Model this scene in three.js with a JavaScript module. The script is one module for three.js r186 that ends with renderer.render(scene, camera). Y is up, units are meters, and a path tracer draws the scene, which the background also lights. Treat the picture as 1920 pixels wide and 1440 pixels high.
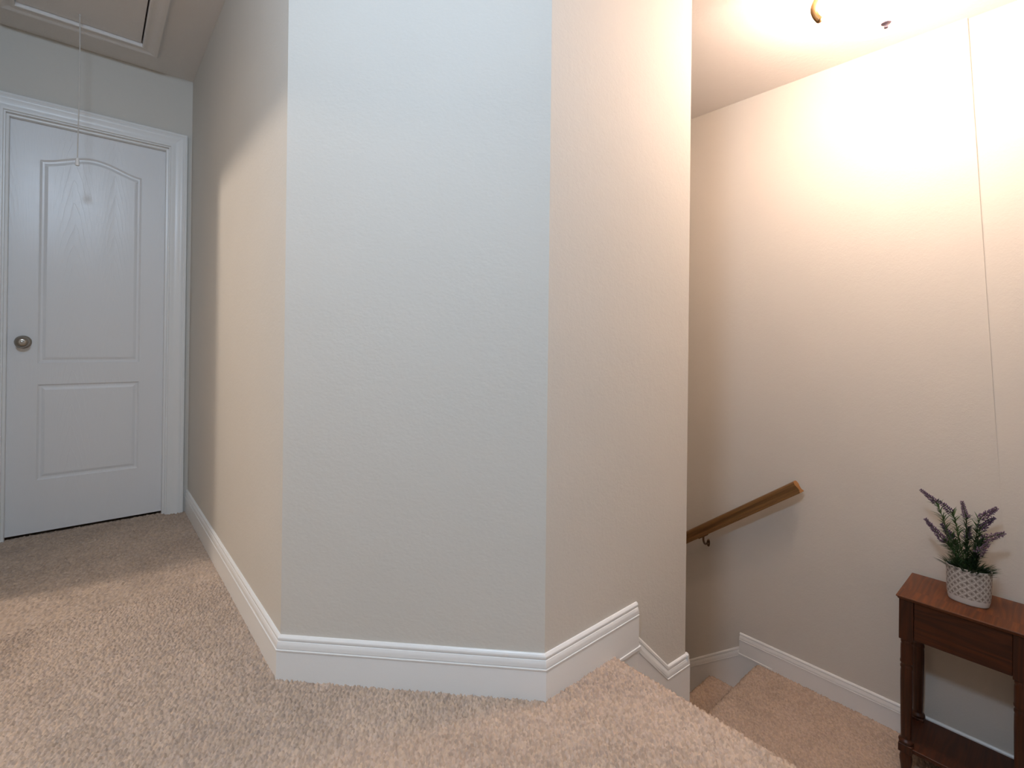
import * as THREE from 'three';
import { mergeGeometries, mergeVertices, toCreasedNormals } from 'three/addons/utils/BufferGeometryUtils.js';
import { RoundedBoxGeometry } from 'three/addons/geometries/RoundedBoxGeometry.js';

// ---------------------------------------------------------------- camera, light, exposure
// Plan coordinates: a runs down the hall to the door, b runs across the stair to its outer wall, h is height over the upper floor.
const V = (a, b, h) => new THREE.Vector3(b, h, -a);
const R = THREE.MathUtils.degToRad;
const scene = new THREE.Scene();
const camera = new THREE.PerspectiveCamera(2 * THREE.MathUtils.radToDeg(Math.atan(720 / 912.88)), 1920 / 1440, 0.05, 30);
camera.position.copy(V(0, 0, 1));
camera.rotation.order = 'YXZ';
camera.rotation.set(R(0.1523), R(-40.6095), R(0.661));
camera.setViewOffset(1920, 1440, 960 - 954.85, 720 - 644.66, 1920, 1440);
camera.updateProjectionMatrix();
const renderer = new THREE.WebGLRenderer({ antialias: true });
renderer.toneMapping = THREE.LinearToneMapping;
renderer.toneMappingExposure = 1.0;
renderer.shadowMap.enabled = true;
renderer.shadowMap.type = THREE.PCFSoftShadowMap;
scene.background = new THREE.Color(0x000000);
// the three ceiling lamps: place, colour (linear), candela, size of the light inside the bowl
const LAMPS = {
  stair: { at: [0.49, 2.33], h: 2.34, color: [1, 0.77, 0.635], cd: 3.35, soft: 4, glow: 1.6 },
  loft: { at: [0.22, -0.30], h: 2.44, color: [0.610, 0.785, 1], cd: 7.8, soft: 7, glow: 3 },
  room: { at: [2.83, -1.6], h: 2.44, color: [1, 0.852, 0.726], cd: 6.6, soft: 4, glow: 3 },
};

// ---------------------------------------------------------------- measures
const C = 2.536, aD = 3.42, b1 = 0.439, a12 = 1.549, a3 = 0.98, b23 = 0.986, b3e = 1.754, bR = 3.051, bS = 1.304;
const LAND = -0.878, aL = 1.24, RISE = 0.217, RUN = 0.292, T = 0.12;
const BASE = 0.126;

// ---------------------------------------------------------------- helpers
function rng(seed) { let s = seed >>> 0; return () => { s = (s + 0x6D2B79F5) | 0; let t = Math.imul(s ^ (s >>> 15), 1 | s); t = (t + Math.imul(t ^ (t >>> 7), 61 | t)) ^ t; return ((t ^ (t >>> 14)) >>> 0) / 4294967296; }; }
function hash2(x, y, s = 0) { let h = Math.imul(x, 374761393) ^ Math.imul(y, 668265263) ^ Math.imul(s + 1, 1442695041); h = Math.imul(h ^ (h >>> 13), 1274126177); h = Math.imul(h ^ (h >>> 16), 2246822519); return ((h ^ (h >>> 15)) >>> 0) / 4294967296; }
const sm = (t) => t * t * (3 - 2 * t), lerp = (a, b, t) => a + (b - a) * t;
function vnoise(x, y, s = 0, per = 0) {
  const xi = Math.floor(x), yi = Math.floor(y), fx = sm(x - xi), fy = sm(y - yi);
  const w = (v) => per ? ((v % per) + per) % per : v;
  return lerp(lerp(hash2(w(xi), w(yi), s), hash2(w(xi + 1), w(yi), s), fx), lerp(hash2(w(xi), w(yi + 1), s), hash2(w(xi + 1), w(yi + 1), s), fx), fy);
}
function fbm(x, y, s, oct = 4, per = 0) { let v = 0, k = 0.5, n = 0; for (let i = 0; i < oct; i++) { v += k * vnoise(x, y, s + i * 17, per); n += k; x *= 2; y *= 2; per *= 2; k *= 0.5; } return v / n; }
function texture(w, h, fn, srgb) {
  const d = new Uint8Array(w * h * 4);
  for (let y = 0; y < h; y++) for (let x = 0; x < w; x++) {
    const c = fn(x / w, y / h); const i = (y * w + x) * 4;
    for (let k = 0; k < 3; k++) d[i + k] = Math.max(0, Math.min(255, Math.round((Array.isArray(c) ? c[k] : c) * 255)));
    d[i + 3] = 255;
  }
  const t = new THREE.DataTexture(d, w, h); t.wrapS = t.wrapT = THREE.RepeatWrapping; t.magFilter = THREE.LinearFilter; t.minFilter = THREE.LinearMipmapLinearFilter; t.generateMipmaps = true;
  if (srgb) t.colorSpace = THREE.SRGBColorSpace;
  t.needsUpdate = true; return t;
}
function rep(t, metresU, metresV = metresU) { const c = t.clone(); c.repeat.set(1 / metresU, 1 / metresV); c.needsUpdate = true; return c; }
function boxUV(g) {   // uv in metres, by the way each face looks
  if (g.index) g = g.toNonIndexed();
  const p = g.attributes.position, n = p.count, uv = new Float32Array(n * 2);
  const A = new THREE.Vector3(), B = new THREE.Vector3(), D = new THREE.Vector3();
  for (let i = 0; i < n; i += 3) {
    A.fromBufferAttribute(p, i); B.fromBufferAttribute(p, i + 1).sub(A); D.fromBufferAttribute(p, i + 2).sub(A); B.cross(D);
    const ax = Math.abs(B.x), ay = Math.abs(B.y), az = Math.abs(B.z);
    for (let k = 0; k < 3; k++) {
      const x = p.getX(i + k), y = p.getY(i + k), z = p.getZ(i + k);
      const [u, v] = ay > ax && ay > az ? [x, z] : ax > az ? [z, y] : [x, y];
      uv[(i + k) * 2] = u; uv[(i + k) * 2 + 1] = v;
    }
  }
  g.setAttribute('uv', new THREE.BufferAttribute(uv, 2)); return g;
}
function outward(g) {  // closed meshes: make every face look out
  const p = g.attributes.position; let v = 0; const A = new THREE.Vector3(), B = new THREE.Vector3(), D = new THREE.Vector3();
  for (let i = 0; i < p.count; i += 3) { A.fromBufferAttribute(p, i); B.fromBufferAttribute(p, i + 1); D.fromBufferAttribute(p, i + 2); v += A.dot(B.cross(D)); }
  if (v < 0) { const a = p.array; for (let i = 0; i < p.count * 3; i += 9) for (let k = 0; k < 3; k++) { const t = a[i + 3 + k]; a[i + 3 + k] = a[i + 6 + k]; a[i + 6 + k] = t; } }
  return g;
}
function rawGeo(tris) { const g = new THREE.BufferGeometry(); g.setAttribute('position', new THREE.BufferAttribute(new Float32Array(tris), 3)); return g; }
function finish(g, crease = 0.5) { g = outward(g); g.computeVertexNormals(); if (crease) g = toCreasedNormals(g, crease); return boxUV(g); }
function offsets(path, closed) {  // mitre direction at each vertex, to the left of the way
  const n = path.length, out = [];
  const nrm = (p, q) => { const dx = q[0] - p[0], dy = q[1] - p[1], l = Math.hypot(dx, dy); return [-dy / l, dx / l]; };
  for (let i = 0; i < n; i++) {
    const pv = closed ? path[(i + n - 1) % n] : path[i - 1], nx = closed ? path[(i + 1) % n] : path[i + 1];
    const n0 = pv ? nrm(pv, path[i]) : null, n1 = nx ? nrm(path[i], nx) : null;
    if (!n0 || !n1) { out.push(n0 || n1); continue; }
    const s = [n0[0] + n1[0], n0[1] + n1[1]], k = 2 / (s[0] * s[0] + s[1] * s[1]); out.push([s[0] * k, s[1] * k]);
  }
  return out;
}
// sweep a closed profile [[d, e] ...] along a 2D path: d is measured to the left of the path in its plane, e along the third axis
function sweep(path, profile, map, { closed = false, from = 0, to = path.length - (closed ? 0 : 1), crease = 0.6, caps = true, plumb = false } = {}) {
  const off = offsets(path, closed), n = path.length, tri = [];
  if (plumb) off[0] = [0, 1 / off[0][1]];   // begin with a cut along the second axis
  const ring = (i) => { i %= n; return profile.map(([d, e]) => map(path[i][0] + off[i][0] * d, path[i][1] + off[i][1] * d, e)); };
  const put = (...p) => p.forEach((q) => tri.push(q.x, q.y, q.z));
  for (let i = from; i < to; i++) {
    const A = ring(i), B = ring(i + 1), m = profile.length;
    for (let k = 0; k < m; k++) { const l = (k + 1) % m; put(A[k], A[l], B[l]); put(A[k], B[l], B[k]); }
  }
  if (caps && !(closed && to - from === n)) {
    const f = THREE.ShapeUtils.triangulateShape(profile.map(([d, e]) => new THREE.Vector2(d, e)), []);
    const A = ring(from), B = ring(to);
    for (const [x, y, z] of f) { put(A[x], A[z], A[y]); put(B[x], B[y], B[z]); }
  }
  const g = rawGeo(tri); return finish(g, crease);
}
function prism(pts, h0, h1) {  // plan polygon (a, b) raised from h0 to h1
  const f = THREE.ShapeUtils.triangulateShape(pts.map(([a, b]) => new THREE.Vector2(a, b)), []), tri = [];
  const put = (...p) => p.forEach((q) => tri.push(q.x, q.y, q.z)), P = (i, h) => V(pts[i][0], pts[i][1], h), n = pts.length;
  const ccw = THREE.ShapeUtils.area(pts.map(([a, b]) => new THREE.Vector2(a, b))) > 0;
  for (let i = 0; i < n; i++) { const j = (i + 1) % n; if (ccw) { put(P(i, h0), P(j, h1), P(j, h0)); put(P(i, h0), P(i, h1), P(j, h1)); } else { put(P(i, h0), P(j, h0), P(j, h1)); put(P(i, h0), P(j, h1), P(i, h1)); } }
  for (const [x, y, z] of f) { put(P(x, h1), P(y, h1), P(z, h1)); put(P(x, h0), P(z, h0), P(y, h0)); }
  return finish(rawGeo(tri), 0);
}
const rect = (a0, a1, bb0, bb1) => [[a0, bb0], [a1, bb0], [a1, bb1], [a0, bb1]];
const slab = (a0, a1, bb0, bb1, h0, h1) => prism(rect(a0, a1, bb0, bb1), h0, h1);
function rbox(a0, a1, bb0, bb1, h0, h1, r = 0.003) {  // box with rounded edges
  const g = new RoundedBoxGeometry(Math.abs(bb1 - bb0), Math.abs(h1 - h0), Math.abs(a1 - a0), 2, r);
  const c = V((a0 + a1) / 2, (bb0 + bb1) / 2, (h0 + h1) / 2); g.translate(c.x, c.y, c.z); return keepNormals(g);
}
function keepNormals(g) { g = g.index ? g.toNonIndexed() : g; for (const k of Object.keys(g.attributes)) if (!['position', 'normal', 'uv'].includes(k)) g.deleteAttribute(k); return boxUV(g); }
const merge = (...g) => mergeGeometries(g.flat().map((x) => { x = x.index ? x.toNonIndexed() : x; for (const k of Object.keys(x.attributes)) if (!['position', 'normal', 'uv', 'color'].includes(k)) x.deleteAttribute(k); return x; }));
const taken = {};
function numbered(name) { const n = taken[name] = (taken[name] ?? -1) + 1; return n ? `${name}_${String(n).padStart(3, '0')}` : name; }
function mesh(name, geo, mat, parent = scene) {
  const m = new THREE.Mesh(geo, mat); m.name = parent === scene ? numbered(name) : name; m.castShadow = m.receiveShadow = true;
  if (parent !== scene) { const c = parent.userData.__c ??= {}; const n = c[name] = (c[name] ?? -1) + 1; if (n) m.name = `${name}_${String(n).padStart(3, '0')}`; }
  parent.add(m); return m;
}
function struct(name, geo, mat) { const m = mesh(name, geo, mat); m.userData.kind = 'structure'; return m; }
function thing(name, label, category, at = V(0, 0, 0), group) {
  const o = new THREE.Group(); o.name = numbered(name); o.position.copy(at); o.userData = { label, category, __c: {} }; if (group) o.userData.group = group; scene.add(o); return o;
}
// geometry is written in world places; a part is shifted so that its thing's base is its origin
function part(o, name, geo, mat) { geo.translate(-o.position.x, -o.position.y, -o.position.z); const m = mesh(name, geo, mat, o); return m; }

// ---------------------------------------------------------------- materials
const paintBump = texture(512, 512, (u, v) => 0.5 * fbm(u * 64, v * 64, 3, 3, 64) + 0.5 * fbm(u * 20, v * 20, 9, 3, 20));
const paintTone = texture(512, 512, (u, v) => { const k = 0.975 + 0.035 * fbm(u * 8, v * 8, 21, 5, 8) + 0.012 * (hash2(Math.floor(u * 512), Math.floor(v * 512), 4) - 0.5); return [k, k, k]; });
const paint = (r, g, b, rough, bump = 0.0006) => new THREE.MeshStandardMaterial({ color: new THREE.Color().setRGB(r, g, b), roughness: rough, map: rep(paintTone, 1.7), bumpMap: rep(paintBump, 0.35), bumpScale: bump });
const wallMat = paint(0.66, 0.625, 0.565, 0.75);
const ceilMat = paint(0.80, 0.765, 0.73, 0.9, 0.0012);
const trimMat = new THREE.MeshStandardMaterial({ color: new THREE.Color().setRGB(0.84, 0.84, 0.825), roughness: 0.32, bumpMap: rep(paintBump, 0.5), bumpScale: 0.00025 });
const skirtMat = trimMat;
// embossed oak grain of the moulded door
const doorGrain = texture(1024, 1024, (u, v) => {
  const b = (u < 0.5 ? u : u - 1) * 0.42, h = v * 1.3; let k = 0;
  for (const [c, w, ph] of [[-0.075, 0.042, 0], [0.088, 0.036, 0.4]]) {
    const x = (b - c) / w + 0.5 * (fbm(u * 5, v * 9, 33, 3) - 0.5), q = h * 9 + ph + 1.5 * Math.pow(Math.abs(x), 1.25) + 0.35 * fbm(u * 14, v * 8, 35, 3), f = q - Math.floor(q);
    k += Math.exp(-x * x * 0.55) * Math.pow(f, 3);
  }
  return Math.min(1, 0.75 * k + 0.25 * fbm(u * 300, v * 18, 41, 2));
});
const doorMat = new THREE.MeshStandardMaterial({ color: new THREE.Color().setRGB(0.80, 0.80, 0.80), roughness: 0.31, bumpMap: rep(doorGrain, 0.42, 1.3), bumpScale: 0.0006 });
doorMat.bumpMap.offset.y = -0.75 / 1.3;
const carpetTone = texture(1024, 1024, (u, v) => {
  const t = fbm(u * 150, v * 150, 51, 3, 150), q = fbm(u * 9, v * 9, 57, 4, 9), k = 0.80 + 0.30 * t + 0.22 * (q - 0.5), w = vnoise(u * 300, v * 300, 77, 300);
  return [0.73 * k * (0.98 + 0.04 * w), 0.645 * k, 0.575 * k * (1.02 - 0.04 * w)];
}, true);
const carpetBump = texture(1024, 1024, (u, v) => 0.6 * fbm(u * 120, v * 120, 61, 3, 120) + 0.4 * fbm(u * 300, v * 300, 63, 2, 300));
const carpetFar = new THREE.MeshStandardMaterial({ roughness: 1, map: rep(carpetTone, 1.1), bumpMap: rep(carpetBump, 1.1), bumpScale: 0.006 });
const carpetNear = new THREE.MeshStandardMaterial({ roughness: 1, vertexColors: true });
const woodTex = (c0, c1, seed, rings = 9) => texture(512, 1024, (u, v) => {
  const w = fbm(u * 3, v * 0.8, seed, 4), g = 0.5 + 0.5 * Math.sin((u * rings + w * 6) * 6.283), p = fbm(u * 130, v * 5, seed + 5, 3), q = fbm(u * 8, v * 1.5, seed + 9, 3);
  const t = Math.min(1, Math.max(0, 0.3 * g + 0.45 * p + 0.5 * (q - 0.3))); return [lerp(c0[0], c1[0], t), lerp(c0[1], c1[1], t), lerp(c0[2], c1[2], t)];
}, true);
const cherryTex = woodTex([0.25, 0.125, 0.045], [0.52, 0.285, 0.12], 71);
const cherry = new THREE.MeshPhysicalMaterial({ map: rep(cherryTex, 0.3, 0.7), roughness: 0.5, clearcoat: 0.1, clearcoatRoughness: 0.3, bumpMap: rep(cherryTex, 0.3, 0.7), bumpScale: 0.0002 });
const cherryTopTex = cherry.map.clone(); cherryTopTex.rotation = Math.PI / 2; cherryTopTex.needsUpdate = true;
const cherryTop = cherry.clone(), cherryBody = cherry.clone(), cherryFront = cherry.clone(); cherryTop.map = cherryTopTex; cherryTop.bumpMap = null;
cherryBody.color.setRGB(0.42, 0.36, 0.31); cherryFront.color.setRGB(0.48, 0.41, 0.35); cherryFront.map = cherryTopTex; cherryFront.bumpMap = null;   // frame wood darker than the top, partly shade put into its colour
const oakTex = woodTex([0.34, 0.235, 0.12], [0.56, 0.41, 0.235], 91, 6);
const oak = new THREE.MeshPhysicalMaterial({ map: rep(oakTex, 0.16, 0.8), roughness: 0.42, clearcoat: 0.2, clearcoatRoughness: 0.35 });
const oakEnd = new THREE.MeshStandardMaterial({ map: rep(oakTex, 0.06, 0.06), color: new THREE.Color().setRGB(1.9, 1.75, 1.6), roughness: 0.7 });
const nickel = new THREE.MeshStandardMaterial({ color: new THREE.Color().setRGB(0.42, 0.39, 0.35), metalness: 1, roughness: 0.28 });
const bronze = new THREE.MeshStandardMaterial({ color: new THREE.Color().setRGB(0.17, 0.11, 0.07), metalness: 1, roughness: 0.4 });
const brass = new THREE.MeshStandardMaterial({ color: new THREE.Color().setRGB(0.40, 0.23, 0.10), metalness: 1, roughness: 0.38 });

// ---------------------------------------------------------------- walls, ceiling (each of its own thickness)
// the block between hall and stair: hall side, chamfer, stair side, and its end along the lower flight
const block = [[aD + T, b1], [a12, b1], [a3, b23], [a3, b3e], [4.6, b3e]];
const wallProfile = (h0, h1) => [[0, h0], [-T, h0], [-T, h1], [0, h1]];
const inPlan = (a, b, h) => V(a, b, h);
const blockWall = (i, h0) => sweep(block, wallProfile(h0, C), inPlan, { from: i, to: i + 1, crease: 0 });
struct('wall_left', blockWall(0, -0.02), wallMat);
struct('wall_center', blockWall(1, -0.02), wallMat);
struct('wall_stair', blockWall(2, -1.1), wallMat);
struct('wall_stairwell', blockWall(3, -3), wallMat);
// door wall with its opening
const dB0 = -0.338, dB1 = 0.334, dTop = 2.122;
struct('wall_door', merge(slab(aD, aD + T, -0.55, dB0, -0.02, C), slab(aD, aD + T, dB1, b1, -0.02, C), slab(aD, aD + T, dB0, dB1, dTop, C)), wallMat);
// hall's left side: stub, header over the wide opening
struct('wall_hall', merge(slab(2.7, aD, -0.55, -0.43, -0.02, C), slab(1.42, 2.7, -0.55, -0.43, 2.075, C)), wallMat);
struct('wall_room', slab(1.3, 1.42, -3.1, -0.43, -0.02, C), wallMat);
struct('wall_room_far', slab(4.3, 4.42, -3.22, -0.55, -0.02, C), wallMat);
struct('wall_room_side', slab(aD + T, 4.42, -0.55, -0.43, -0.02, C), wallMat);
struct('wall_loft_left', slab(-2.32, 4.3, -3.22, -3.1, -0.02, C), wallMat);
struct('wall_back', slab(-2.32, -2.2, -3.1, 1.424, -0.02, C), wallMat);
struct('wall_loft_right', slab(-2.2, -0.17, bS, bS + T, -0.02, C), wallMat);
struct('wall_stair_near', slab(-0.17, -0.05, bS, 3.3, -1.1, C), wallMat);
// outer wall; its upper part beside the lamp stands back a little behind a raking edge
const REC = 0.016, RAKE0 = [0.338, C], RAKE1 = [0.19, -0.1];
const polyWall = (pts, e0, e1, map) => { const c = THREE.ShapeUtils.triangulateShape(pts.map((p) => new THREE.Vector2(...p)), []), tri = [], put = (...p) => p.forEach((q) => tri.push(q.x, q.y, q.z)), n = pts.length, at = (i, k) => map(...pts[i], typeof k === 'function' ? k(...pts[i]) : k);
  for (const [x, y, z] of c) { put(at(x, e0), at(y, e0), at(z, e0)); put(at(x, e1), at(z, e1), at(y, e1)); }
  for (let i = 0; i < n; i++) { const j = (i + 1) % n; put(at(i, e0), at(j, e1), at(j, e0)); put(at(i, e0), at(i, e1), at(j, e1)); }
  return finish(rawGeo(tri), 0); };
const rightPlane = (a, h, e) => V(a, bR + e, h);
struct('wall_right', merge(polyWall([[-0.05, -3], [4.72, -3], [4.72, C], RAKE0, RAKE1, [-0.05, -0.1]], 0, 0.25, rightPlane),
  polyWall([RAKE1, RAKE0, [-0.05, C], [-0.05, -0.1]], (a, h) => REC * (h + 0.1) / (C + 0.1) * (a > 0.1 ? 1 : 0.35), 0.25, rightPlane)), wallMat);
struct('wall_stair_end', slab(4.6, 4.72, b3e, bR, -3, C), wallMat);
// ceiling with the hole of the attic hatch
const hA0 = 1.80, hA1 = 3.157, hB0 = -0.282, hB1 = 0.183;
{
  const g = merge(slab(-2.32, hA0, -3.22, 3.35, C, C + 0.1), slab(hA1, 4.8, -3.22, 3.35, C, C + 0.1), slab(hA0, hA1, -3.22, hB0, C, C + 0.1), slab(hA0, hA1, hB1, 3.35, C, C + 0.1), slab(hA0 - 0.1, hA1 + 0.1, hB0 - 0.1, hB1 + 0.1, C + 0.1, C + 0.15));
  struct('ceiling', g, ceilMat);
}

// ---------------------------------------------------------------- carpet: a cut-pile surface, tuft by tuft where the photograph shows the tufts
const TUFT = 0.0068;
function tuft(x, y) {  // pile height 0..1 and the number of the tuft
  // the pile lies over towards one side in soft patches
  const px = x + 0.006 * (fbm(x * 7, y * 7, 401, 2) - 0.5), py = y + 0.006 * (fbm(x * 7, y * 7, 411, 2) - 0.5);
  const u = px / TUFT, v = py / TUFT, xi = Math.floor(u), yi = Math.floor(v); let best = -9, id = 0;
  for (let i = -1; i <= 1; i++) for (let j = -1; j <= 1; j++) {
    const cx = xi + i, cy = yi + j, dx = cx + 0.15 + 0.7 * hash2(cx, cy, 1) - u, dy = cy + 0.15 + 0.7 * hash2(cx, cy, 2) - v;
    const ht = 0.45 + 0.55 * hash2(cx, cy, 3), q = ht - 1.5 * (dx * dx + dy * dy); if (q > best) { best = q; id = hash2(cx, cy, 5); }
  }
  return [Math.max(0, best), id];
}
function carpetColor(x, y, id) {
  const q = fbm(x * 2.6, y * 2.6, 301, 4) - 0.5, w = fbm(x * 11, y * 11, 311, 3) - 0.5;
  const k = 1 + 0.36 * (id - 0.5) + 0.26 * q + 0.20 * w, m = hash2(Math.floor(id * 9999), 7, 8);
  return [0.495 * k * (0.98 + 0.04 * m), 0.378 * k, 0.292 * k * (1.05 - 0.10 * m)];
}
const PILE = 0.012;
// grid over s, t in metres -> place(s, t, lift): the pile stands off along the surface
function pile(s0, s1, t0, t1, cell, keep, place, ox = 0) {
  const n = Math.ceil((s1 - s0) / cell), m = Math.ceil((t1 - t0) / cell), id = new Int32Array((n + 1) * (m + 1)).fill(-1), pos = [], col = [], idx = [];
  const vert = (i, j) => { const k = i * (m + 1) + j; if (id[k] < 0) { const s = Math.min(s1, s0 + i * cell), t = Math.min(t1, t0 + j * cell), [h, q] = tuft(s + ox, t), p = place(s, t, h * PILE); id[k] = pos.length / 3; pos.push(p.x, p.y, p.z); col.push(...carpetColor(s + ox, t, q)); } return id[k]; };
  for (let i = 0; i < n; i++) for (let j = 0; j < m; j++) {
    if (!keep(s0 + (i + 0.5) * cell, t0 + (j + 0.5) * cell)) continue;
    const A = vert(i, j), B = vert(i + 1, j), D = vert(i + 1, j + 1), E2 = vert(i, j + 1); idx.push(A, B, D, A, D, E2);
  }
  const g = new THREE.BufferGeometry(); g.setAttribute('position', new THREE.Float32BufferAttribute(pos, 3)); g.setAttribute('color', new THREE.Float32BufferAttribute(col, 3)); g.setIndex(idx);
  // faces up
  const p = g.attributes.position.array, [i0, i1, i2] = idx, e1 = [0, 1, 2].map((k) => p[i1 * 3 + k] - p[i0 * 3 + k]), e2 = [0, 1, 2].map((k) => p[i2 * 3 + k] - p[i0 * 3 + k]);
  if (e1[2] * e2[0] - e1[0] * e2[2] < 0) for (let i = 0; i < idx.length; i += 3) { const t = idx[i + 1]; idx[i + 1] = idx[i + 2]; idx[i + 2] = t; }
  g.setIndex(idx); g.computeVertexNormals(); return g;
}
const inBlock = (a, b) => b > b1 - 0.004 && a > a3 - 0.004 && (a - a12) * 0.547 + (b - b1) * 0.569 > -0.004;
const seen = (a, b) => { const f = 0.7592 * a + 0.6509 * b, r = -0.6509 * a + 0.7592 * b; return f > 1.0 && r > -1.45 * f && r < 0.85 * f + 0.1; };
const NOSE = 0.035;   // the carpet rolls over the edge of the floor with this radius
function overEdge(s, lim, r) {  // along the surface: [forward, drop, normal forward, normal up]
  if (s <= lim) return [s, 0, 0, 1];
  const th = (s - lim) / r; if (th < Math.PI / 2) return [lim + r * Math.sin(th), r * (1 - Math.cos(th)), Math.sin(th), Math.cos(th)];
  return [lim + r, r + (s - lim - r * Math.PI / 2), 1, 0];
}
const floorEdge = bS + 0.004;
{
  const floor = struct('floor', merge(
    slab(-2.2, 1.3, -3.1, floorEdge - NOSE, -0.2, -0.008), slab(1.3, 4.3, -3.1, -0.43, -0.2, -0.008), slab(1.3, 4.3, -0.43, b1 + 0.03, -0.2, -0.008)), carpetFar);
  const P = (a, s, l) => { const [b, d, nb, nh] = overEdge(s, floorEdge - NOSE, NOSE); return V(a, b + nb * l, -d + nh * l - 0.007); };
  const near = pile(0.2, 2.354, -0.95, floorEdge - NOSE + NOSE * 1.571 + 0.05, 0.0028, (a, s) => seen(a, Math.min(s, bS)) && !inBlock(a, s) && (s < bS || a < a3), P);
  const far = pile(2.35, aD + 0.05, -0.95, b1, 0.0048, (a, s) => (a < aD && (s > -0.43 || a < 2.7)) || (s > dB0 && s < dB1), P);
  const c = mesh('carpet_pile', mergeGeometries([near, far]), carpetNear, floor); c.userData.kind = 'stuff'; c.userData.label = 'beige cut-pile carpet';
}

// ---------------------------------------------------------------- the stair: two steps down to the landing, then the lower flight along the outer wall
{
  const st = thing('staircase', 'beige carpeted staircase turning at a landing below the upper floor', 'stairs', V(0.6, 2.3, LAND));
  const tread = (a0, a1, bb0, bb1, h, down) => merge(slab(a0, a1, bb0, bb1, h - down, h - 0.008));
  part(st, 'step', tread(-0.048, a3 - 0.019, bS - NOSE + 0.004, 1.529, -0.2925, 0.6), carpetFar);
  part(st, 'step', tread(-0.048, a3 - 0.019, 1.529, b3e - 0.02, -0.585, 0.4), carpetFar);
  part(st, 'riser', slab(-0.048, a3 - 0.019, bS - NOSE + 0.004, bS - 0.006, -0.30, -0.034), carpetFar);
  const lip = aL - 0.03;
  part(st, 'landing', slab(-0.048, lip - 0.005, b3e + 0.018, bR - 0.018, LAND - 0.2, LAND - 0.012), carpetFar);
  const place = (h) => (lim) => (s, b, l) => { const [a, d, na, nh] = overEdge(s, lim, 0.03); return V(a + na * l, b, h - d + nh * l - 0.0125); };
  const g = pile(0.0, lip + 0.0471 + 0.10, 2.3, bR - 0.015, 0.0042, (a, b) => a > 0.05, place(LAND)(lip));
  const c = part(st, 'carpet_pile', g, carpetNear); c.userData.kind = 'stuff';
  for (let i = 1; i <= 7; i++) {
    const h = LAND - i * RISE, l2 = lip + i * RUN;
    part(st, 'step', slab(l2 - RUN - 0.06, l2 - 0.005, b3e + 0.018, bR - 0.018, h - 0.25, h - 0.012), carpetFar);
    if (i <= 2) { const k = part(st, 'step_carpet', pile(l2 - RUN + 0.025, l2 + 0.0471 + 0.12, 2.2, bR - 0.015, 0.007, () => true, place(h)(l2), i * 3.7), carpetNear); k.userData.kind = 'stuff'; }
  }
  part(st, 'lower_landing', slab(lip + 7 * RUN - 0.05, 4.598, b3e + 0.018, bR - 0.018, LAND - 8 * RISE - 0.2, LAND - 8 * RISE), carpetFar);
}

// ---------------------------------------------------------------- baseboards: board, bead, ogee, cap
const round = (cx, cy, r, a0, a1, n) => Array.from({ length: n + 1 }, (_, i) => { const t = R(a0 + (a1 - a0) * i / n); return [cx + r * Math.cos(t), cy + r * Math.sin(t)]; });
// [out, share of the height from the foot]: scaled to the height and closed at the wall
function baseProfile(H, foot = 0) {
  const y = (k) => k * H;
  return [[-0.004, foot], [0.0135, foot], [0.0135, y(0.655)], [0.0150, y(0.665)], [0.0155, y(0.678)], [0.0150, y(0.691)], [0.0118, y(0.697)], [0.0116, y(0.712)], [0.0132, y(0.722)], [0.0134, y(0.74)],
    [0.0126, y(0.78)], [0.0106, y(0.83)], [0.0090, y(0.865)], [0.0068, y(0.875)], [0.0068, y(0.888)], [0.0084, y(0.900)], [0.0090, y(0.925)], [0.0084, y(0.955)], [0.0062, y(0.985)], [0.0035, y(1.0)], [-0.004, y(1.0)]];
}
const bEnd = 1.4265;   // where the floor's board stops at the top of the stair
const basePath = [[aD, b1], [a12, b1], [a3, b23], [a3, bEnd]];
const side = (i) => sweep(basePath, baseProfile(BASE, -0.03), inPlan, { from: i, to: i + 1 });
struct('baseboard_left', side(0), trimMat);
struct('baseboard_center', side(1), trimMat);
{ const g = sweep(basePath, baseProfile(BASE, -0.022), inPlan, { from: 2, to: 3 }); struct('baseboard_stair', g, trimMat); }
// skirts that step down with the stair: the profile hangs under the top line of the board
const hang = (H, deep) => baseProfile(H).map(([o2, k]) => [H - k, o2]).map(([d, e]) => [d >= H - 1e-6 ? deep : d, e]);
{
  // stair wall: plane (b, h), pieces mitred where the top line bends
  const path = [[1.4268, 0.0145], [1.628, -0.176], [b3e + 0.0135, -0.185]];
  const onStair = (b, h, e) => V(a3 - e, b, h);
  const skirt = sweep(path, hang(BASE, BASE).map(([d, e]) => [-d, e]), onStair, { plumb: true });
  const fill = polyWall([[1.28, -1.1], [1.28, -0.024], [1.43, -0.024], [1.47, -0.07], [1.62, -0.225], [b3e + 0.0134, -0.235], [b3e + 0.0134, -1.1]], 0.0134, 0, onStair);
  const ledge = rbox(a3 - 0.0165, a3, 1.30, 1.436, -0.034, -0.021, 0.002);
  struct('trim_1', merge(skirt, fill, ledge), trimMat);
  // its return round the wall's end
  const turn = sweep([[a3 - 0.0125, -0.1852], [aL + 0.05, -0.185]], hang(BASE, 0.6).map(([d, e]) => [-d, e]), (a, h, e) => V(a, b3e + e, h), {});
  struct('trim_2', turn, trimMat);
}
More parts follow.
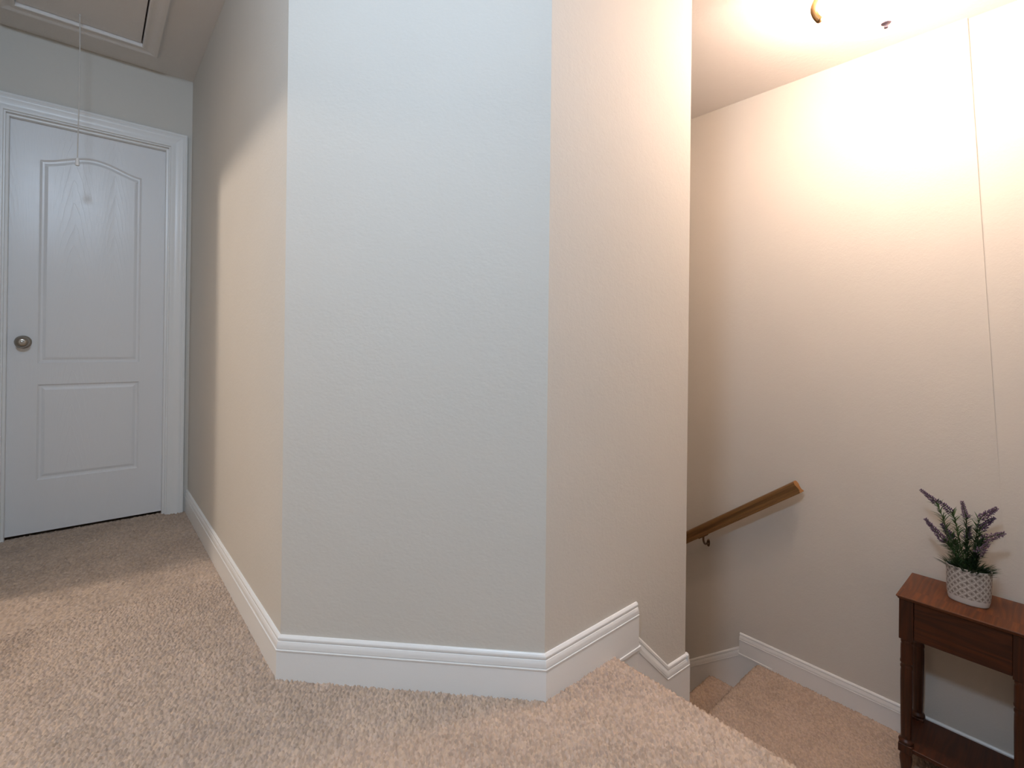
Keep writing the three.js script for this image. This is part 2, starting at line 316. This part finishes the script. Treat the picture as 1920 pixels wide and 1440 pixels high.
{
  // outer wall: level board on the landing, then a skirt down the lower flight
  const board = sweep([[-0.05, bR], [1.341, bR]], baseProfile(BASE, -0.03).map(([d, e]) => [-d, e]), (a, b, e) => V(a, b, LAND + e), {});
  struct('baseboard_right', board, trimMat);
  const sl = -RISE / RUN, pts = [[1.3412, -0.836], [3.6, -0.836 + sl * (3.6 - 1.341)]];
  const skirt = sweep(pts, hang(BASE, BASE).map(([d, e]) => [-d, e]), (a, h, e) => V(a, bR - e, h), { plumb: true });
  const ledge = rbox(1.15, 1.345, bR - 0.0165, bR, LAND - 0.008, LAND + 0.004, 0.002);
  const fill = polyWall([[1.15, LAND - 0.5], [1.15, LAND + 0.003], [1.335, LAND + 0.003], [1.40, -0.92], [1.52, -1.01], [3.4, -0.877 + sl * (3.4 - 1.341)], [3.4, -0.877 + sl * (3.4 - 1.341) - 0.35], [1.52, LAND - 0.5]], -0.0134, 0, rightPlane);
  struct('trim_3', merge(skirt, ledge, fill), trimMat);
}

// ---------------------------------------------------------------- the door at the end of the hall
{
  const inDoor = (b, h, e) => V(aD - e, b, h);
  // casing: flat inner edge, swelling to a thick outer back band
  const casing = [[0.0, -0.002], [0.0, 0.008], [0.003, 0.011], [0.014, 0.0115], [0.02, 0.0105], [0.03, 0.0115], [0.046, 0.0165], [0.052, 0.0185], [0.06, 0.0185], [0.066, 0.0165], [0.070, 0.0195], [0.079, 0.0195], [0.082, 0.017], [0.082, -0.002]];
  const U = [[dB1, -0.03], [dB1, dTop + 0.002], [dB0, dTop + 0.002], [dB0, -0.03]];
  const f = new THREE.Group(); f.name = 'trim_4'; f.userData = { kind: 'structure', __c: {} }; scene.add(f);
  for (let i = 0; i < 3; i++) mesh('casing', sweep(U, casing.map(([d, e]) => [-d, e]), inDoor, { from: i, to: i + 1 }), trimMat, f);
  const jamb = [[0, 0.0005], [0, -T - 0.001], [0.006, -T - 0.001], [0.006, 0.0005]];
  for (let i = 0; i < 3; i++) mesh('jamb', sweep(U, jamb, inDoor, { from: i, to: i + 1, crease: 0 }), trimMat, f);
  const stop = [[0.005, -0.022], [0.016, -0.024], [0.018, -0.028], [0.018, -0.049], [0.005, -0.049]];
  for (let i = 0; i < 3; i++) mesh('door_stop', sweep(U, stop, inDoor, { from: i, to: i + 1 }), trimMat, f);
  // the leaf, with two moulded panels pressed into it
  const d = new THREE.Group(); d.name = 'door_1'; d.userData = { kind: 'structure', __c: {} }; scene.add(d);
  const face = aD + 0.05, b0 = dB0 + 0.011, bb = dB1 - 0.009, h0 = 0.012, h1 = dTop - 0.011, thick = 0.035;
  const arch = (l, r, bot, sh, rise) => { const p = [[l, bot], [r, bot], [r, sh]]; const N = 28; for (let i = 1; i < N; i++) { const t = i / N, s = Math.pow(Math.sin(Math.PI * t), 1.7); p.push([lerp(r, l, t), sh + rise * s]); } p.push([l, sh]); return p; };
  const up = arch(-0.212, 0.208, 0.878, 1.926, 0.055), lo = [[-0.212, 0.276], [0.208, 0.276], [0.208, 0.772], [-0.212, 0.772]];
  const shape = new THREE.Shape([[b0, h0], [bb, h0], [bb, h1], [b0, h1]].map(([x, y]) => new THREE.Vector2(x, y)));
  for (const q of [up, lo]) shape.holes.push(new THREE.Path(q.map(([x, y]) => new THREE.Vector2(x, y))));
  const ex = new THREE.ExtrudeGeometry(shape, { depth: thick, bevelEnabled: false, curveSegments: 4 }); ex.translate(0, 0, -(face + thick));
  mesh('door_leaf', boxUV(ex), doorMat, d);
  const mould = [[0, 0], [0.002, 0.0005], [0.006, -0.0035], [0.010, -0.0068], [0.014, -0.0072], [0.018, -0.0072], [0.021, -0.006], [0.030, -0.001], [0.033, -0.0005], [0.033, -0.014], [0, -0.014]];
  for (const q of [up, lo]) {
    const g = sweep(q, mould, (b, h, e) => V(face - e, b, h), { closed: true, crease: 0.35 });
    const off = offsets(q, true), inner = q.map(([x, y], i) => new THREE.Vector2(x + off[i][0] * 0.0325, y + off[i][1] * 0.0325));
    const fld = new THREE.ExtrudeGeometry(new THREE.Shape(inner), { depth: 0.012, bevelEnabled: false }); fld.translate(0, 0, -(face + 0.0125));
    mesh('panel', merge(g, boxUV(fld)), doorMat, d);
  }
  // knob
  const k = new THREE.Group(); k.name = 'door_knob'; k.position.copy(V(face, -0.264, 0.987)); d.add(k);
  const lathe = (pts, n = 40) => { const g = new THREE.LatheGeometry(pts.map(([r, y]) => new THREE.Vector2(r, y)), n); g.rotateX(Math.PI / 2); return g; };
  mesh('rose', lathe([[0, 0.012], [0.018, 0.011], [0.026, 0.008], [0.032, 0.003], [0.033, 0.0], [0, 0]]), nickel, k);
  mesh('knob', lathe([[0.011, 0.008], [0.011, 0.026], [0.014, 0.03], [0.023, 0.036], [0.0275, 0.044], [0.0275, 0.05], [0.023, 0.058], [0.014, 0.0625], [0.009, 0.0635], [0.007, 0.0625], [0.003, 0.0635], [0, 0.064]]), nickel, k);
  delete k.userData.__c; delete d.userData.__c; delete f.userData.__c;
}

// ---------------------------------------------------------------- attic hatch and its pull cord
{
  const o = thing('attic_hatch', 'white attic hatch with a moulded frame in the hall ceiling', 'hatch', V((hA0 + hA1) / 2, (hB0 + hB1) / 2, C));
  const q = [[hA0, hB0], [hA1, hB0], [hA1, hB1], [hA0, hB1]];
  const prof = [[0.0, -0.002], [0.0, 0.012], [0.003, 0.015], [0.012, 0.0155], [0.018, 0.013], [0.03, 0.0135], [0.044, 0.018], [0.056, 0.02], [0.066, 0.019], [0.072, 0.012], [0.073, -0.002]];
  for (let i = 0; i < 4; i++) part(o, 'frame', sweep(q, prof.map(([d, e]) => [-d, e]), (a, b, e) => V(a, b, C - e), { closed: true, from: i, to: i + 1 }), ceilMat);
  part(o, 'panel', rbox(hA0 + 0.004, hA1 - 0.003, hB0 + 0.004, hB1 - 0.006, C + 0.002, C + 0.012, 0.0015), ceilMat);
  const c = thing('pull_cord', 'thin white pull cord hanging from the attic hatch before the door', 'cord', V(3.074, -0.059, C));
  const pts = []; for (let i = 0; i <= 12; i++) { const t = i / 12; pts.push(V(3.074 + 0.0015 * Math.sin(t * 5), -0.059 + 0.002 * Math.sin(t * 4), C + 0.003 - t * 0.69)); }
  const cordMat = new THREE.MeshStandardMaterial({ color: new THREE.Color().setRGB(0.62, 0.59, 0.55), roughness: 0.8 });
  part(c, 'cord', keepNormals(new THREE.TubeGeometry(new THREE.CatmullRomCurve3(pts), 40, 0.0022, 8)), cordMat);
  const kn = new THREE.LatheGeometry([[0, 0.012], [0.004, 0.011], [0.0062, 0.004], [0.0085, -0.018], [0.0085, -0.024], [0.006, -0.027], [0, -0.027]].map(([r, y]) => new THREE.Vector2(r, y)), 20);
  const e = pts[12]; kn.translate(e.x, e.y, e.z); part(c, 'cord_pull', keepNormals(kn), trimMat);
  const kt = new THREE.SphereGeometry(0.005, 12, 8); const h = pts[0]; kt.translate(h.x, C - 0.001, h.z); part(c, 'knot', keepNormals(kt), cordMat);
}

// ---------------------------------------------------------------- ceiling lamps: metal, glowing bowl, finial, and the light inside the bowl
const lampLathe = (pts, n = 56) => keepNormals(new THREE.LatheGeometry(pts.map(([r, y]) => new THREE.Vector2(r, y)), n));
const finialMat = new THREE.MeshStandardMaterial({ color: new THREE.Color().setRGB(0.38, 0.30, 0.36), metalness: 0.6, roughness: 0.4 });
const glassOf = (L) => new THREE.MeshStandardMaterial({ color: new THREE.Color().setRGB(0.85, 0.82, 0.78), roughness: 0.5, emissive: new THREE.Color().setRGB(...L.color), emissiveIntensity: L.glow });
function bowlAt(o, L, RB, D, y0) {
  const bowl = []; for (let i = 0; i <= 18; i++) { const t = i / 18 * Math.PI / 2; bowl.push([RB * Math.cos(t), y0 - D * Math.sin(t)]); }
  const inner = bowl.slice().reverse().map(([r, y]) => [Math.max(0, r - 0.004), Math.min(y0, y + 0.004)]);
  mesh('glass_bowl', lampLathe([...bowl, ...inner]), glassOf(L), o);
  const f = y0 - D + 0.156;
  mesh('finial', lampLathe([[0, -0.155], [0.014, -0.155], [0.017, -0.158], [0.014, -0.162], [0.006, -0.164], [0.005, -0.168], [0.0075, -0.173], [0.006, -0.178], [0, -0.179]].map(([r, y]) => [r, y + f]), 24), finialMat, o);
}
function lampLight(o, L) { const p = new THREE.PointLight(new THREE.Color().setRGB(...L.color), L.cd, 0, 2); p.position.set(0, L.h - C, 0); p.castShadow = true; p.shadow.radius = L.soft; p.shadow.mapSize.set(1024, 1024); o.add(p); }
function flushLamp(label, L) {
  const o = thing('ceiling_lamp', label, 'lamp', V(...L.at, C));
  mesh('pan', lampLathe([[0, 0], [0.21, 0], [0.222, -0.006], [0.226, -0.016], [0.222, -0.026], [0.214, -0.030], [0.214, -0.02], [0, -0.02]]), brass, o);
  bowlAt(o, L, 0.205, 0.11, -0.03); lampLight(o, L);
}
function hangingLamp(label, L) {   // bowl held below the ceiling by two curved brass arms on a stem
  const o = thing('ceiling_lamp', label, 'lamp', V(...L.at, C)), y0 = L.h - C + 0.03;
  mesh('canopy', lampLathe([[0, 0], [0.065, 0], [0.068, -0.006], [0.058, -0.016], [0.030, -0.028], [0.012, -0.034], [0, -0.034]]), brass, o);
  mesh('stem', lampLathe([[0, -0.03], [0.008, -0.03], [0.008, y0 + 0.12], [0.016, y0 + 0.11], [0.018, y0 + 0.10], [0.012, y0 + 0.085], [0, y0 + 0.085]], 24), brass, o);
  bowlAt(o, L, 0.226, 0.10, y0);
  const right = V(-0.6509, 0.7592, 0), away = V(0.7592, 0.6509, 0), ax = right.clone().multiplyScalar(-0.94).addScaledVector(away, 0.34);
  for (const sg of [1, -1]) {
    const P = [[0.010, 0.10], [0.07, 0.122], [0.155, 0.108], [0.220, 0.062], [0.245, 0.010], [0.238, -0.022], [0.226, -0.040]].map(([r, y]) => ax.clone().multiplyScalar(sg * r).add(new THREE.Vector3(0, y0 + y, 0)));
    const c = new THREE.CatmullRomCurve3(P), g = new THREE.TubeGeometry(c, 40, 0.012, 12);
    const tip = new THREE.SphereGeometry(0.0125, 16, 10), e = P[P.length - 1]; tip.translate(e.x, e.y, e.z);
    mesh('arm', merge(keepNormals(g), keepNormals(tip)), brass, o);
  }
  lampLight(o, L);
}
hangingLamp('glowing glass bowl ceiling lamp on brass arms above the stair landing', LAMPS.stair);
flushLamp('cool white glass ceiling lamp over the loft above the viewer', LAMPS.loft);
flushLamp('warm glass ceiling lamp in the room beside the hall', LAMPS.room);

// ---------------------------------------------------------------- handrail
{
  const s = -0.733, A0 = 1.0, H0 = 0.236, bc = 2.975, o = thing('handrail', 'brown wooden handrail sloping down along the outer stair wall', 'handrail', V(A0, bR, H0));
  const dir = V(1, 0, s).normalize(), len = 2.6, up = V(-s, 0, 1).normalize();
  // section in (across, up): rounded head, waist, and a flat foot with small steps, seen at the sawn end
  const half = [[0, 0.034], [0.010, 0.0335], [0.019, 0.0305], [0.0245, 0.024], [0.0262, 0.016], [0.0245, 0.008], [0.0195, 0.001], [0.0172, -0.008], [0.0178, -0.016], [0.021, -0.0215], [0.0265, -0.0235], [0.0285, -0.0255], [0.0285, -0.031], [0.027, -0.033], [0.0, -0.033]];
  const sec = [...half, ...half.slice(1, -1).reverse().map(([x, y]) => [-x, y])];
  const Q = (x, y, t) => { const v = V(A0, bc + x, H0).addScaledVector(up, y).addScaledVector(dir, t); return v; };
  const tri = [], cap = [], put = (L, ...p) => p.forEach((q) => L.push(q.x, q.y, q.z));
  const N = 14; for (let k = 0; k < sec.length; k++) { const l = (k + 1) % sec.length; for (let i = 0; i < N; i++) { const t0 = len * i / N, t1 = len * (i + 1) / N; put(tri, Q(...sec[k], t0), Q(...sec[l], t0), Q(...sec[l], t1)); put(tri, Q(...sec[k], t0), Q(...sec[l], t1), Q(...sec[k], t1)); } }
  const f = THREE.ShapeUtils.triangulateShape(sec.map(([x, y]) => new THREE.Vector2(x, y)), []);
  for (const [x, y, z] of f) { put(tri, Q(...sec[x], len), Q(...sec[y], len), Q(...sec[z], len)); put(tri, Q(...sec[x], 0), Q(...sec[z], 0), Q(...sec[y], 0)); put(cap, Q(...sec[x], -0.0006), Q(...sec[z], -0.0006), Q(...sec[y], -0.0006)); }
  const g = finish(rawGeo(tri), 0.6);
  { const p = g.attributes.position, uv = g.attributes.uv, v = new THREE.Vector3(); for (let i = 0; i < p.count; i++) { v.fromBufferAttribute(p, i).sub(V(A0, bc, H0)); uv.setXY(i, v.dot(up) + v.x * 0.7, v.dot(dir)); } }
  part(o, 'rail', g, oak);
  const cg = rawGeo(cap); cg.computeVertexNormals(); part(o, 'sawn_end', boxUV(cg), oakEnd).userData.label = 'pale sawn end of the rail';
  const bracket = (t) => {
    const b = new THREE.Group(); b.name = 'bracket'; o.add(b);
    const at = Q(0, -0.033, t).sub(o.position);
    const W = V(0, bR - bc, 0), curve = new THREE.CatmullRomCurve3([at.clone().add(V(0, 0, -0.002)), at.clone().add(V(0.002, 0.006, -0.03)), at.clone().add(V(0.004, 0.030, -0.058)), at.clone().add(V(0.004, 0.055, -0.062)), at.clone().add(V(0.004, bR - bc, -0.062))]);
    const arm = keepNormals(new THREE.TubeGeometry(curve, 24, 0.0065, 10)); mesh('bracket_arm', arm, bronze, b);
    const rose = new THREE.CylinderGeometry(0.022, 0.026, 0.006, 28); rose.rotateZ(Math.PI / 2); rose.scale(1, 1, 0.42); const wp = at.clone().add(V(0.004, bR - bc - 0.004, -0.062)); rose.translate(wp.x, wp.y, wp.z); mesh('rosette', keepNormals(rose), bronze, b);
    const saddle = new RoundedBoxGeometry(0.026, 0.005, 0.065, 2, 0.002); saddle.applyMatrix4(new THREE.Matrix4().makeRotationX(-Math.atan(s) * -1)); saddle.translate(at.x, at.y - 0.003, at.z); mesh('saddle', keepNormals(saddle), bronze, b);
    delete b.userData.__c;
  };
  bracket(0.70); bracket(1.9);
}

// ---------------------------------------------------------------- console table on the landing
{
  const A0 = 0.098, A1 = 0.516, B0 = 2.708, B1 = 3.034, top = -0.08, o = thing('console_table', 'small dark brown wooden console table with turned legs on the landing', 'table', V((A0 + A1) / 2, (B0 + B1) / 2, LAND));
  // top: edge with a small cove under a rounded lip
  const edge = [[0.001, 0], [0.0015, -0.002], [0.0, -0.006], [0.0045, -0.0105], [0.006, -0.0165], [0.0075, -0.018], [0.10, -0.018], [0.10, 0]];
  const prof = [[0.12, 0], [0.0035, 0], [0.001, -0.0012], [0.0, -0.004], [0.001, -0.0068], [0.0035, -0.008], [0.0045, -0.0095], [0.0065, -0.0145], [0.0095, -0.0175], [0.013, -0.0185], [0.12, -0.0185]];
  const q = [[A0, B0], [A1, B0], [A1, B1], [A0, B1]];
  const rim = sweep(q, prof, (a, b, e) => V(a, b, top + e), { closed: true, crease: 0.5 });
  const mid = slab(A0 + 0.1, A1 - 0.1, B0 + 0.1, B1 - 0.1, top - 0.0184, top - 0.00005);
  part(o, 'tabletop', merge(rim, mid), cherryTop);
  const t0 = top - 0.0185, L = 0.05, in0 = 0.008, apB = -0.272;
  // leg: square head, then turned in a lathe down to the foot
  const turnPts = [[0.0215, -0.276], [0.0200, -0.279], [0.0200, -0.283], [0.0222, -0.288], [0.0222, -0.294], [0.0195, -0.298], [0.0222, -0.304], [0.0225, -0.33], [0.0222, -0.37], [0.0238, -0.376], [0.0238, -0.383], [0.0200, -0.387], [0.0200, -0.392], [0.0225, -0.398], [0.0228, -0.405], [0.0208, -0.411], [0.0218, -0.42], [0.0222, -0.47], [0.0212, -0.56], [0.0198, -0.65], [0.0185, -0.712], [0.0185, -0.717], [0.0260, -0.722], [0.0275, -0.728], [0.0260, -0.734], [0.0215, -0.737]];
  const footPts = [[0.0215, -0.772], [0.0190, -0.776], [0.0190, -0.781], [0.0225, -0.80], [0.0222, -0.815], [0.0190, -0.838], [0.0172, -0.858], [0.0185, -0.870], [0.0170, LAND], [0, LAND]];
  const legAt = (a, b) => {
    const lathe = (pts) => { const g = keepNormals(new THREE.LatheGeometry(pts.map(([r, h]) => new THREE.Vector2(r, h)), 28)); const c = V(a, b, 0); g.translate(c.x, c.y, c.z); return g; };
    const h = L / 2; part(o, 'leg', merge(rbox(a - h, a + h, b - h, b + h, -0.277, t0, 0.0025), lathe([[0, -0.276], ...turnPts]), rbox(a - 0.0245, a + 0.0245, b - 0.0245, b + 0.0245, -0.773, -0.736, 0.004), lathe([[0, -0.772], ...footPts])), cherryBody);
  };
  for (const a of [A1 - in0 - L / 2, A0 + in0 + L / 2]) for (const b of [B0 + 0.02 + L / 2, B1 - 0.012 - L / 2]) legAt(a, b);
  const la = A0 + in0 + L, lb = A1 - in0 - L, fb = B0 + 0.02, bk = B1 - 0.012;
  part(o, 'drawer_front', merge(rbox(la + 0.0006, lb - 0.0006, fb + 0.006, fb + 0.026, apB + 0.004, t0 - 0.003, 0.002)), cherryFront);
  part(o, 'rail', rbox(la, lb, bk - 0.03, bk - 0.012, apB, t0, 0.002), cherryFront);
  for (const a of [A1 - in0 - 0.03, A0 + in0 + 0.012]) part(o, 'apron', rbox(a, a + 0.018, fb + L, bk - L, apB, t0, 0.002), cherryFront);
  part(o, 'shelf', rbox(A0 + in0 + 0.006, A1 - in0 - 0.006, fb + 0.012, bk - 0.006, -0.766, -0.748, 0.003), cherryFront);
}

// ---------------------------------------------------------------- lavender in an oval pot on the table
{
  const ca = 0.298, cb = 2.872, h0 = -0.08, H = 0.148, RA = 0.0735, RB = 0.048, o = thing('potted_lavender', 'purple lavender plant in a patterned grey and white oval pot', 'plant', V(ca, cb, h0));
  const rnd = rng(77);
  // printed band: four-pointed stars in a lattice of white lines
  const print = texture(1024, 512, (u, v) => {
    const nx = 18, ny = 4.5, x = u * nx, y = v * ny, row = Math.floor(y), fx = (x + 0) % 1 - 0.5, fy = y % 1 - 0.5;
    const n = 0.92 + 0.12 * fbm(u * 90, v * 45, 501, 3);
    const white = [0.80 * n, 0.78 * n, 0.75 * n], grey = [0.50 * n, 0.455 * n, 0.42 * n];
    const ax = Math.abs(fx), ay = Math.abs(fy);
    const star = Math.sqrt(ax) + Math.sqrt(ay) < 0.60;                       // grey star in the middle of a cell
    const line = Math.abs(ax + ay - 0.5) < 0.055 || Math.abs(Math.hypot(ax - 0.5, ay - 0.5) - 0.42) < 0.05;
    const corner = Math.sqrt(0.5 - ax) + Math.sqrt(0.5 - ay) < 0.52;
    return star ? grey : line ? white : corner ? grey.map((k) => k * 0.95) : white.map((k, i) => lerp(k, grey[i], 0.42));
  }, true);
  const potMat = new THREE.MeshStandardMaterial({ map: print, roughness: 0.75, bumpMap: print, bumpScale: 0.0008 });
  const plain = new THREE.MeshStandardMaterial({ color: new THREE.Color().setRGB(0.62, 0.59, 0.55), roughness: 0.6 });
  const ell = (k, t) => [RA * k * Math.sign(Math.cos(t)) * Math.pow(Math.abs(Math.cos(t)), 0.9), RB * k * Math.sign(Math.sin(t)) * Math.pow(Math.abs(Math.sin(t)), 0.9)];
  const shell = (rows, n = 64) => { const pos = [], uv = [], idx = []; rows.forEach(([k, h, v], i) => { for (let j = 0; j <= n; j++) { const [da, db] = ell(k, j / n * 2 * Math.PI), p = V(da, db, h); pos.push(p.x, p.y, p.z); uv.push(j / n, v ?? i / rows.length); } });
    for (let i = 0; i < rows.length - 1; i++) for (let j = 0; j < n; j++) { const A = i * (n + 1) + j, B = A + n + 1; idx.push(A, A + 1, B, B, A + 1, B + 1); }
    const g = new THREE.BufferGeometry(); g.setAttribute('position', new THREE.Float32BufferAttribute(pos, 3)); g.setAttribute('uv', new THREE.Float32BufferAttribute(uv, 2)); g.setIndex(idx); g.computeVertexNormals(); return g; };
  const body = []; for (let i = 0; i <= 10; i++) { const t = i / 10; body.push([lerp(0.945, 1.0, Math.sqrt(t)), lerp(0.026, H, t), t]); }
  mesh('pot', shell(body), potMat, o).userData.label = 'grey band printed with white stars';
  mesh('pot_base', shell([[0.0, 0.0], [0.84, 0.0], [0.875, 0.002], [0.90, 0.008], [0.93, 0.02], [0.945, 0.0262]]), plain, o).userData.label = 'plain white foot of the pot';
  mesh('pot_rim', shell([[1.0, H], [0.995, H + 0.0015], [0.965, H + 0.0015], [0.955, H - 0.001], [0.95, H - 0.03]]), plain, o);
  const moss = new THREE.MeshStandardMaterial({ color: new THREE.Color().setRGB(0.035, 0.045, 0.02), roughness: 1 });
  const soilRows = []; for (let i = 0; i <= 8; i++) soilRows.push([0.955 * (1 - i / 8), H - 0.022 + 0.012 * Math.sin(i / 8 * 1.57)]);
  mesh('soil', shell(soilRows), moss, o);
  const leafMat = [[0.040, 0.092, 0.026], [0.062, 0.125, 0.034], [0.022, 0.058, 0.020]].map((c) => new THREE.MeshStandardMaterial({ color: new THREE.Color().setRGB(...c), roughness: 0.6, side: THREE.DoubleSide }));
  const stemMat = new THREE.MeshStandardMaterial({ color: new THREE.Color().setRGB(0.06, 0.11, 0.035), roughness: 0.7 });
  const petal = [[0.15, 0.095, 0.155], [0.105, 0.062, 0.125], [0.19, 0.13, 0.18]].map((c) => new THREE.MeshStandardMaterial({ color: new THREE.Color().setRGB(...c), roughness: 0.8 }));
  const needle = (p, d, len, w) => { // slender leaf, bent, four faces
    const up = V(0, 0, 1), sidev = new THREE.Vector3().crossVectors(d, up).normalize(), n = new THREE.Vector3().crossVectors(sidev, d).normalize(), out = [];
    const P = [0, 0.3, 0.65, 1].map((t) => p.clone().addScaledVector(d, len * t).addScaledVector(n, -len * 0.22 * t * t)), W = [0.5 * w, w, 0.75 * w, 0.02 * w];
    for (let i = 0; i < 3; i++) { const a = P[i].clone().addScaledVector(sidev, W[i]), b = P[i].clone().addScaledVector(sidev, -W[i]), c = P[i + 1].clone().addScaledVector(sidev, W[i + 1]), e = P[i + 1].clone().addScaledVector(sidev, -W[i + 1]), m0 = P[i].clone().addScaledVector(n, -W[i] * 0.35), m1 = P[i + 1].clone().addScaledVector(n, -W[i + 1] * 0.35);
      for (const t of [a, m0, c, m0, m1, c, m0, b, m1, b, e, m1]) out.push(t.x, t.y, t.z); }
    return out;
  };
  // sprigs: spike tip and spike foot (a, b offset, h), leaves below
  const S = [
    [[0.456, -0.02, 0.368], [0.408, -0.012, 0.324], 0.0125], [[0.401, 0.0, 0.330], [0.356, 0.0, 0.292], 0.0145], [[0.322, 0.01, 0.342], [0.309, 0.006, 0.281], 0.0125],
    [[0.214, 0.0, 0.343], [0.262, 0.004, 0.288], 0.0150], [[0.222, 0.012, 0.298], [0.262, 0.006, 0.244], 0.0140], [[0.190, -0.02, 0.252], [0.250, -0.01, 0.204], 0.0175],
    [[0.438, -0.03, 0.243], [0.374, -0.018, 0.160], 0.0145], [[0.388, 0.006, 0.226], [0.352, 0.002, 0.178], 0.0150], [[0.236, -0.03, 0.196], [0.268, -0.02, 0.142], 0.0165], [[0.300, 0.02, 0.235], [0.303, 0.014, 0.19], 0.013],
  ];
  const local = ([a, db, h]) => V(a - ca, db, h - h0);
  S.forEach(([tip, foot, rad], si) => {
    const g = new THREE.Group(); g.name = numbered('lavender_sprig').replace('lavender_sprig', 'sprig'); o.add(g);
    const tp = local(tip), ft = local(foot), root = V((foot[0] - ca) * 0.25 + (rnd() - 0.5) * 0.02, (foot[1]) * 0.5 + (rnd() - 0.5) * 0.02, H - 0.02), bend = ft.clone().lerp(root, 0.5).add(V(0, 0, 0.018));
    const curve = new THREE.CatmullRomCurve3([root, bend, ft, tp]);
    mesh('stem', keepNormals(new THREE.TubeGeometry(curve, 24, 0.0016, 6)), stemMat, g);
    // flower spike: whorls of small buds
    const ax = tp.clone().sub(ft), len = ax.length(), dir = ax.clone().normalize(), s1 = new THREE.Vector3(0.3, 0.2, 1).cross(dir).normalize(), s2 = dir.clone().cross(s1), buds = [];
    const W = Math.max(7, Math.round(len / 0.0062));
    for (let w = 0; w < W; w++) { const t = w / (W - 1), r = rad * (0.95 - 0.62 * t) * (w % 2 ? 1 : 0.86), nb = t > 0.85 ? 4 : 7;
      for (let k = 0; k < nb; k++) { const th = k / nb * 6.283 + w * 0.7 + rnd() * 0.5, rr = r * (0.85 + 0.75 * rnd()); const q = new THREE.IcosahedronGeometry(1, 0);
        const rd = s1.clone().multiplyScalar(Math.cos(th)).addScaledVector(s2, Math.sin(th)), dd = rd.clone().addScaledVector(dir, 0.7).normalize(), mt = new THREE.Matrix4().makeBasis(new THREE.Vector3().crossVectors(dd, dir).normalize(), dd, new THREE.Vector3().crossVectors(dd, dir).normalize().cross(dd));
        q.scale(0.0027, 0.0050, 0.0027); q.applyMatrix4(mt); const c = ft.clone().addScaledVector(dir, len * t).addScaledVector(rd, rr * 0.75); q.translate(c.x, c.y, c.z); buds.push(keepNormals(q)); } }
    mesh('flower_spike', merge(buds), petal[si % 3], g);
    // needle leaves up the stem, thicker towards the pot
    const tri = [], N = 120; for (let i = 0; i < N; i++) { const t = Math.pow(i / N, 1.15) * 0.66, p = curve.getPoint(t), d = curve.getTangent(t), th = rnd() * 6.283, e1 = new THREE.Vector3(0.2, 0.1, 1).cross(d).normalize(), e2 = d.clone().cross(e1), v = d.clone().multiplyScalar(0.75).addScaledVector(e1, Math.cos(th) * 0.75).addScaledVector(e2, Math.sin(th) * 0.75).normalize(); tri.push(...needle(p, v, 0.020 + 0.028 * rnd(), 0.0016 + 0.0011 * rnd())); }
    const lg = rawGeo(tri); lg.computeVertexNormals(); mesh('leaves', boxUV(lg), leafMat[si % 3], g).userData.kind = 'stuff';
    delete g.userData.__c;
  });
  // loose leaves over the rim
  const tri = []; for (let i = 0; i < 260; i++) { const t = rnd() * 6.283, k = Math.sqrt(rnd()) * 0.85, [da, db] = ell(k, t), p = V(da, db, H - 0.018), d = V(Math.cos(t) * (0.3 + k * 0.75), Math.sin(t) * (0.3 + k * 0.5), 0.55 + 0.8 * rnd()).normalize(); tri.push(...needle(p, d, 0.03 + 0.04 * rnd(), 0.0019 + 0.0012 * rnd())); }
  const lg = rawGeo(tri); lg.computeVertexNormals(); mesh('leaves', boxUV(lg), leafMat[2], o).userData.kind = 'stuff';
}
scene.traverse((o) => { delete o.userData.__c; });
renderer.render(scene, camera);
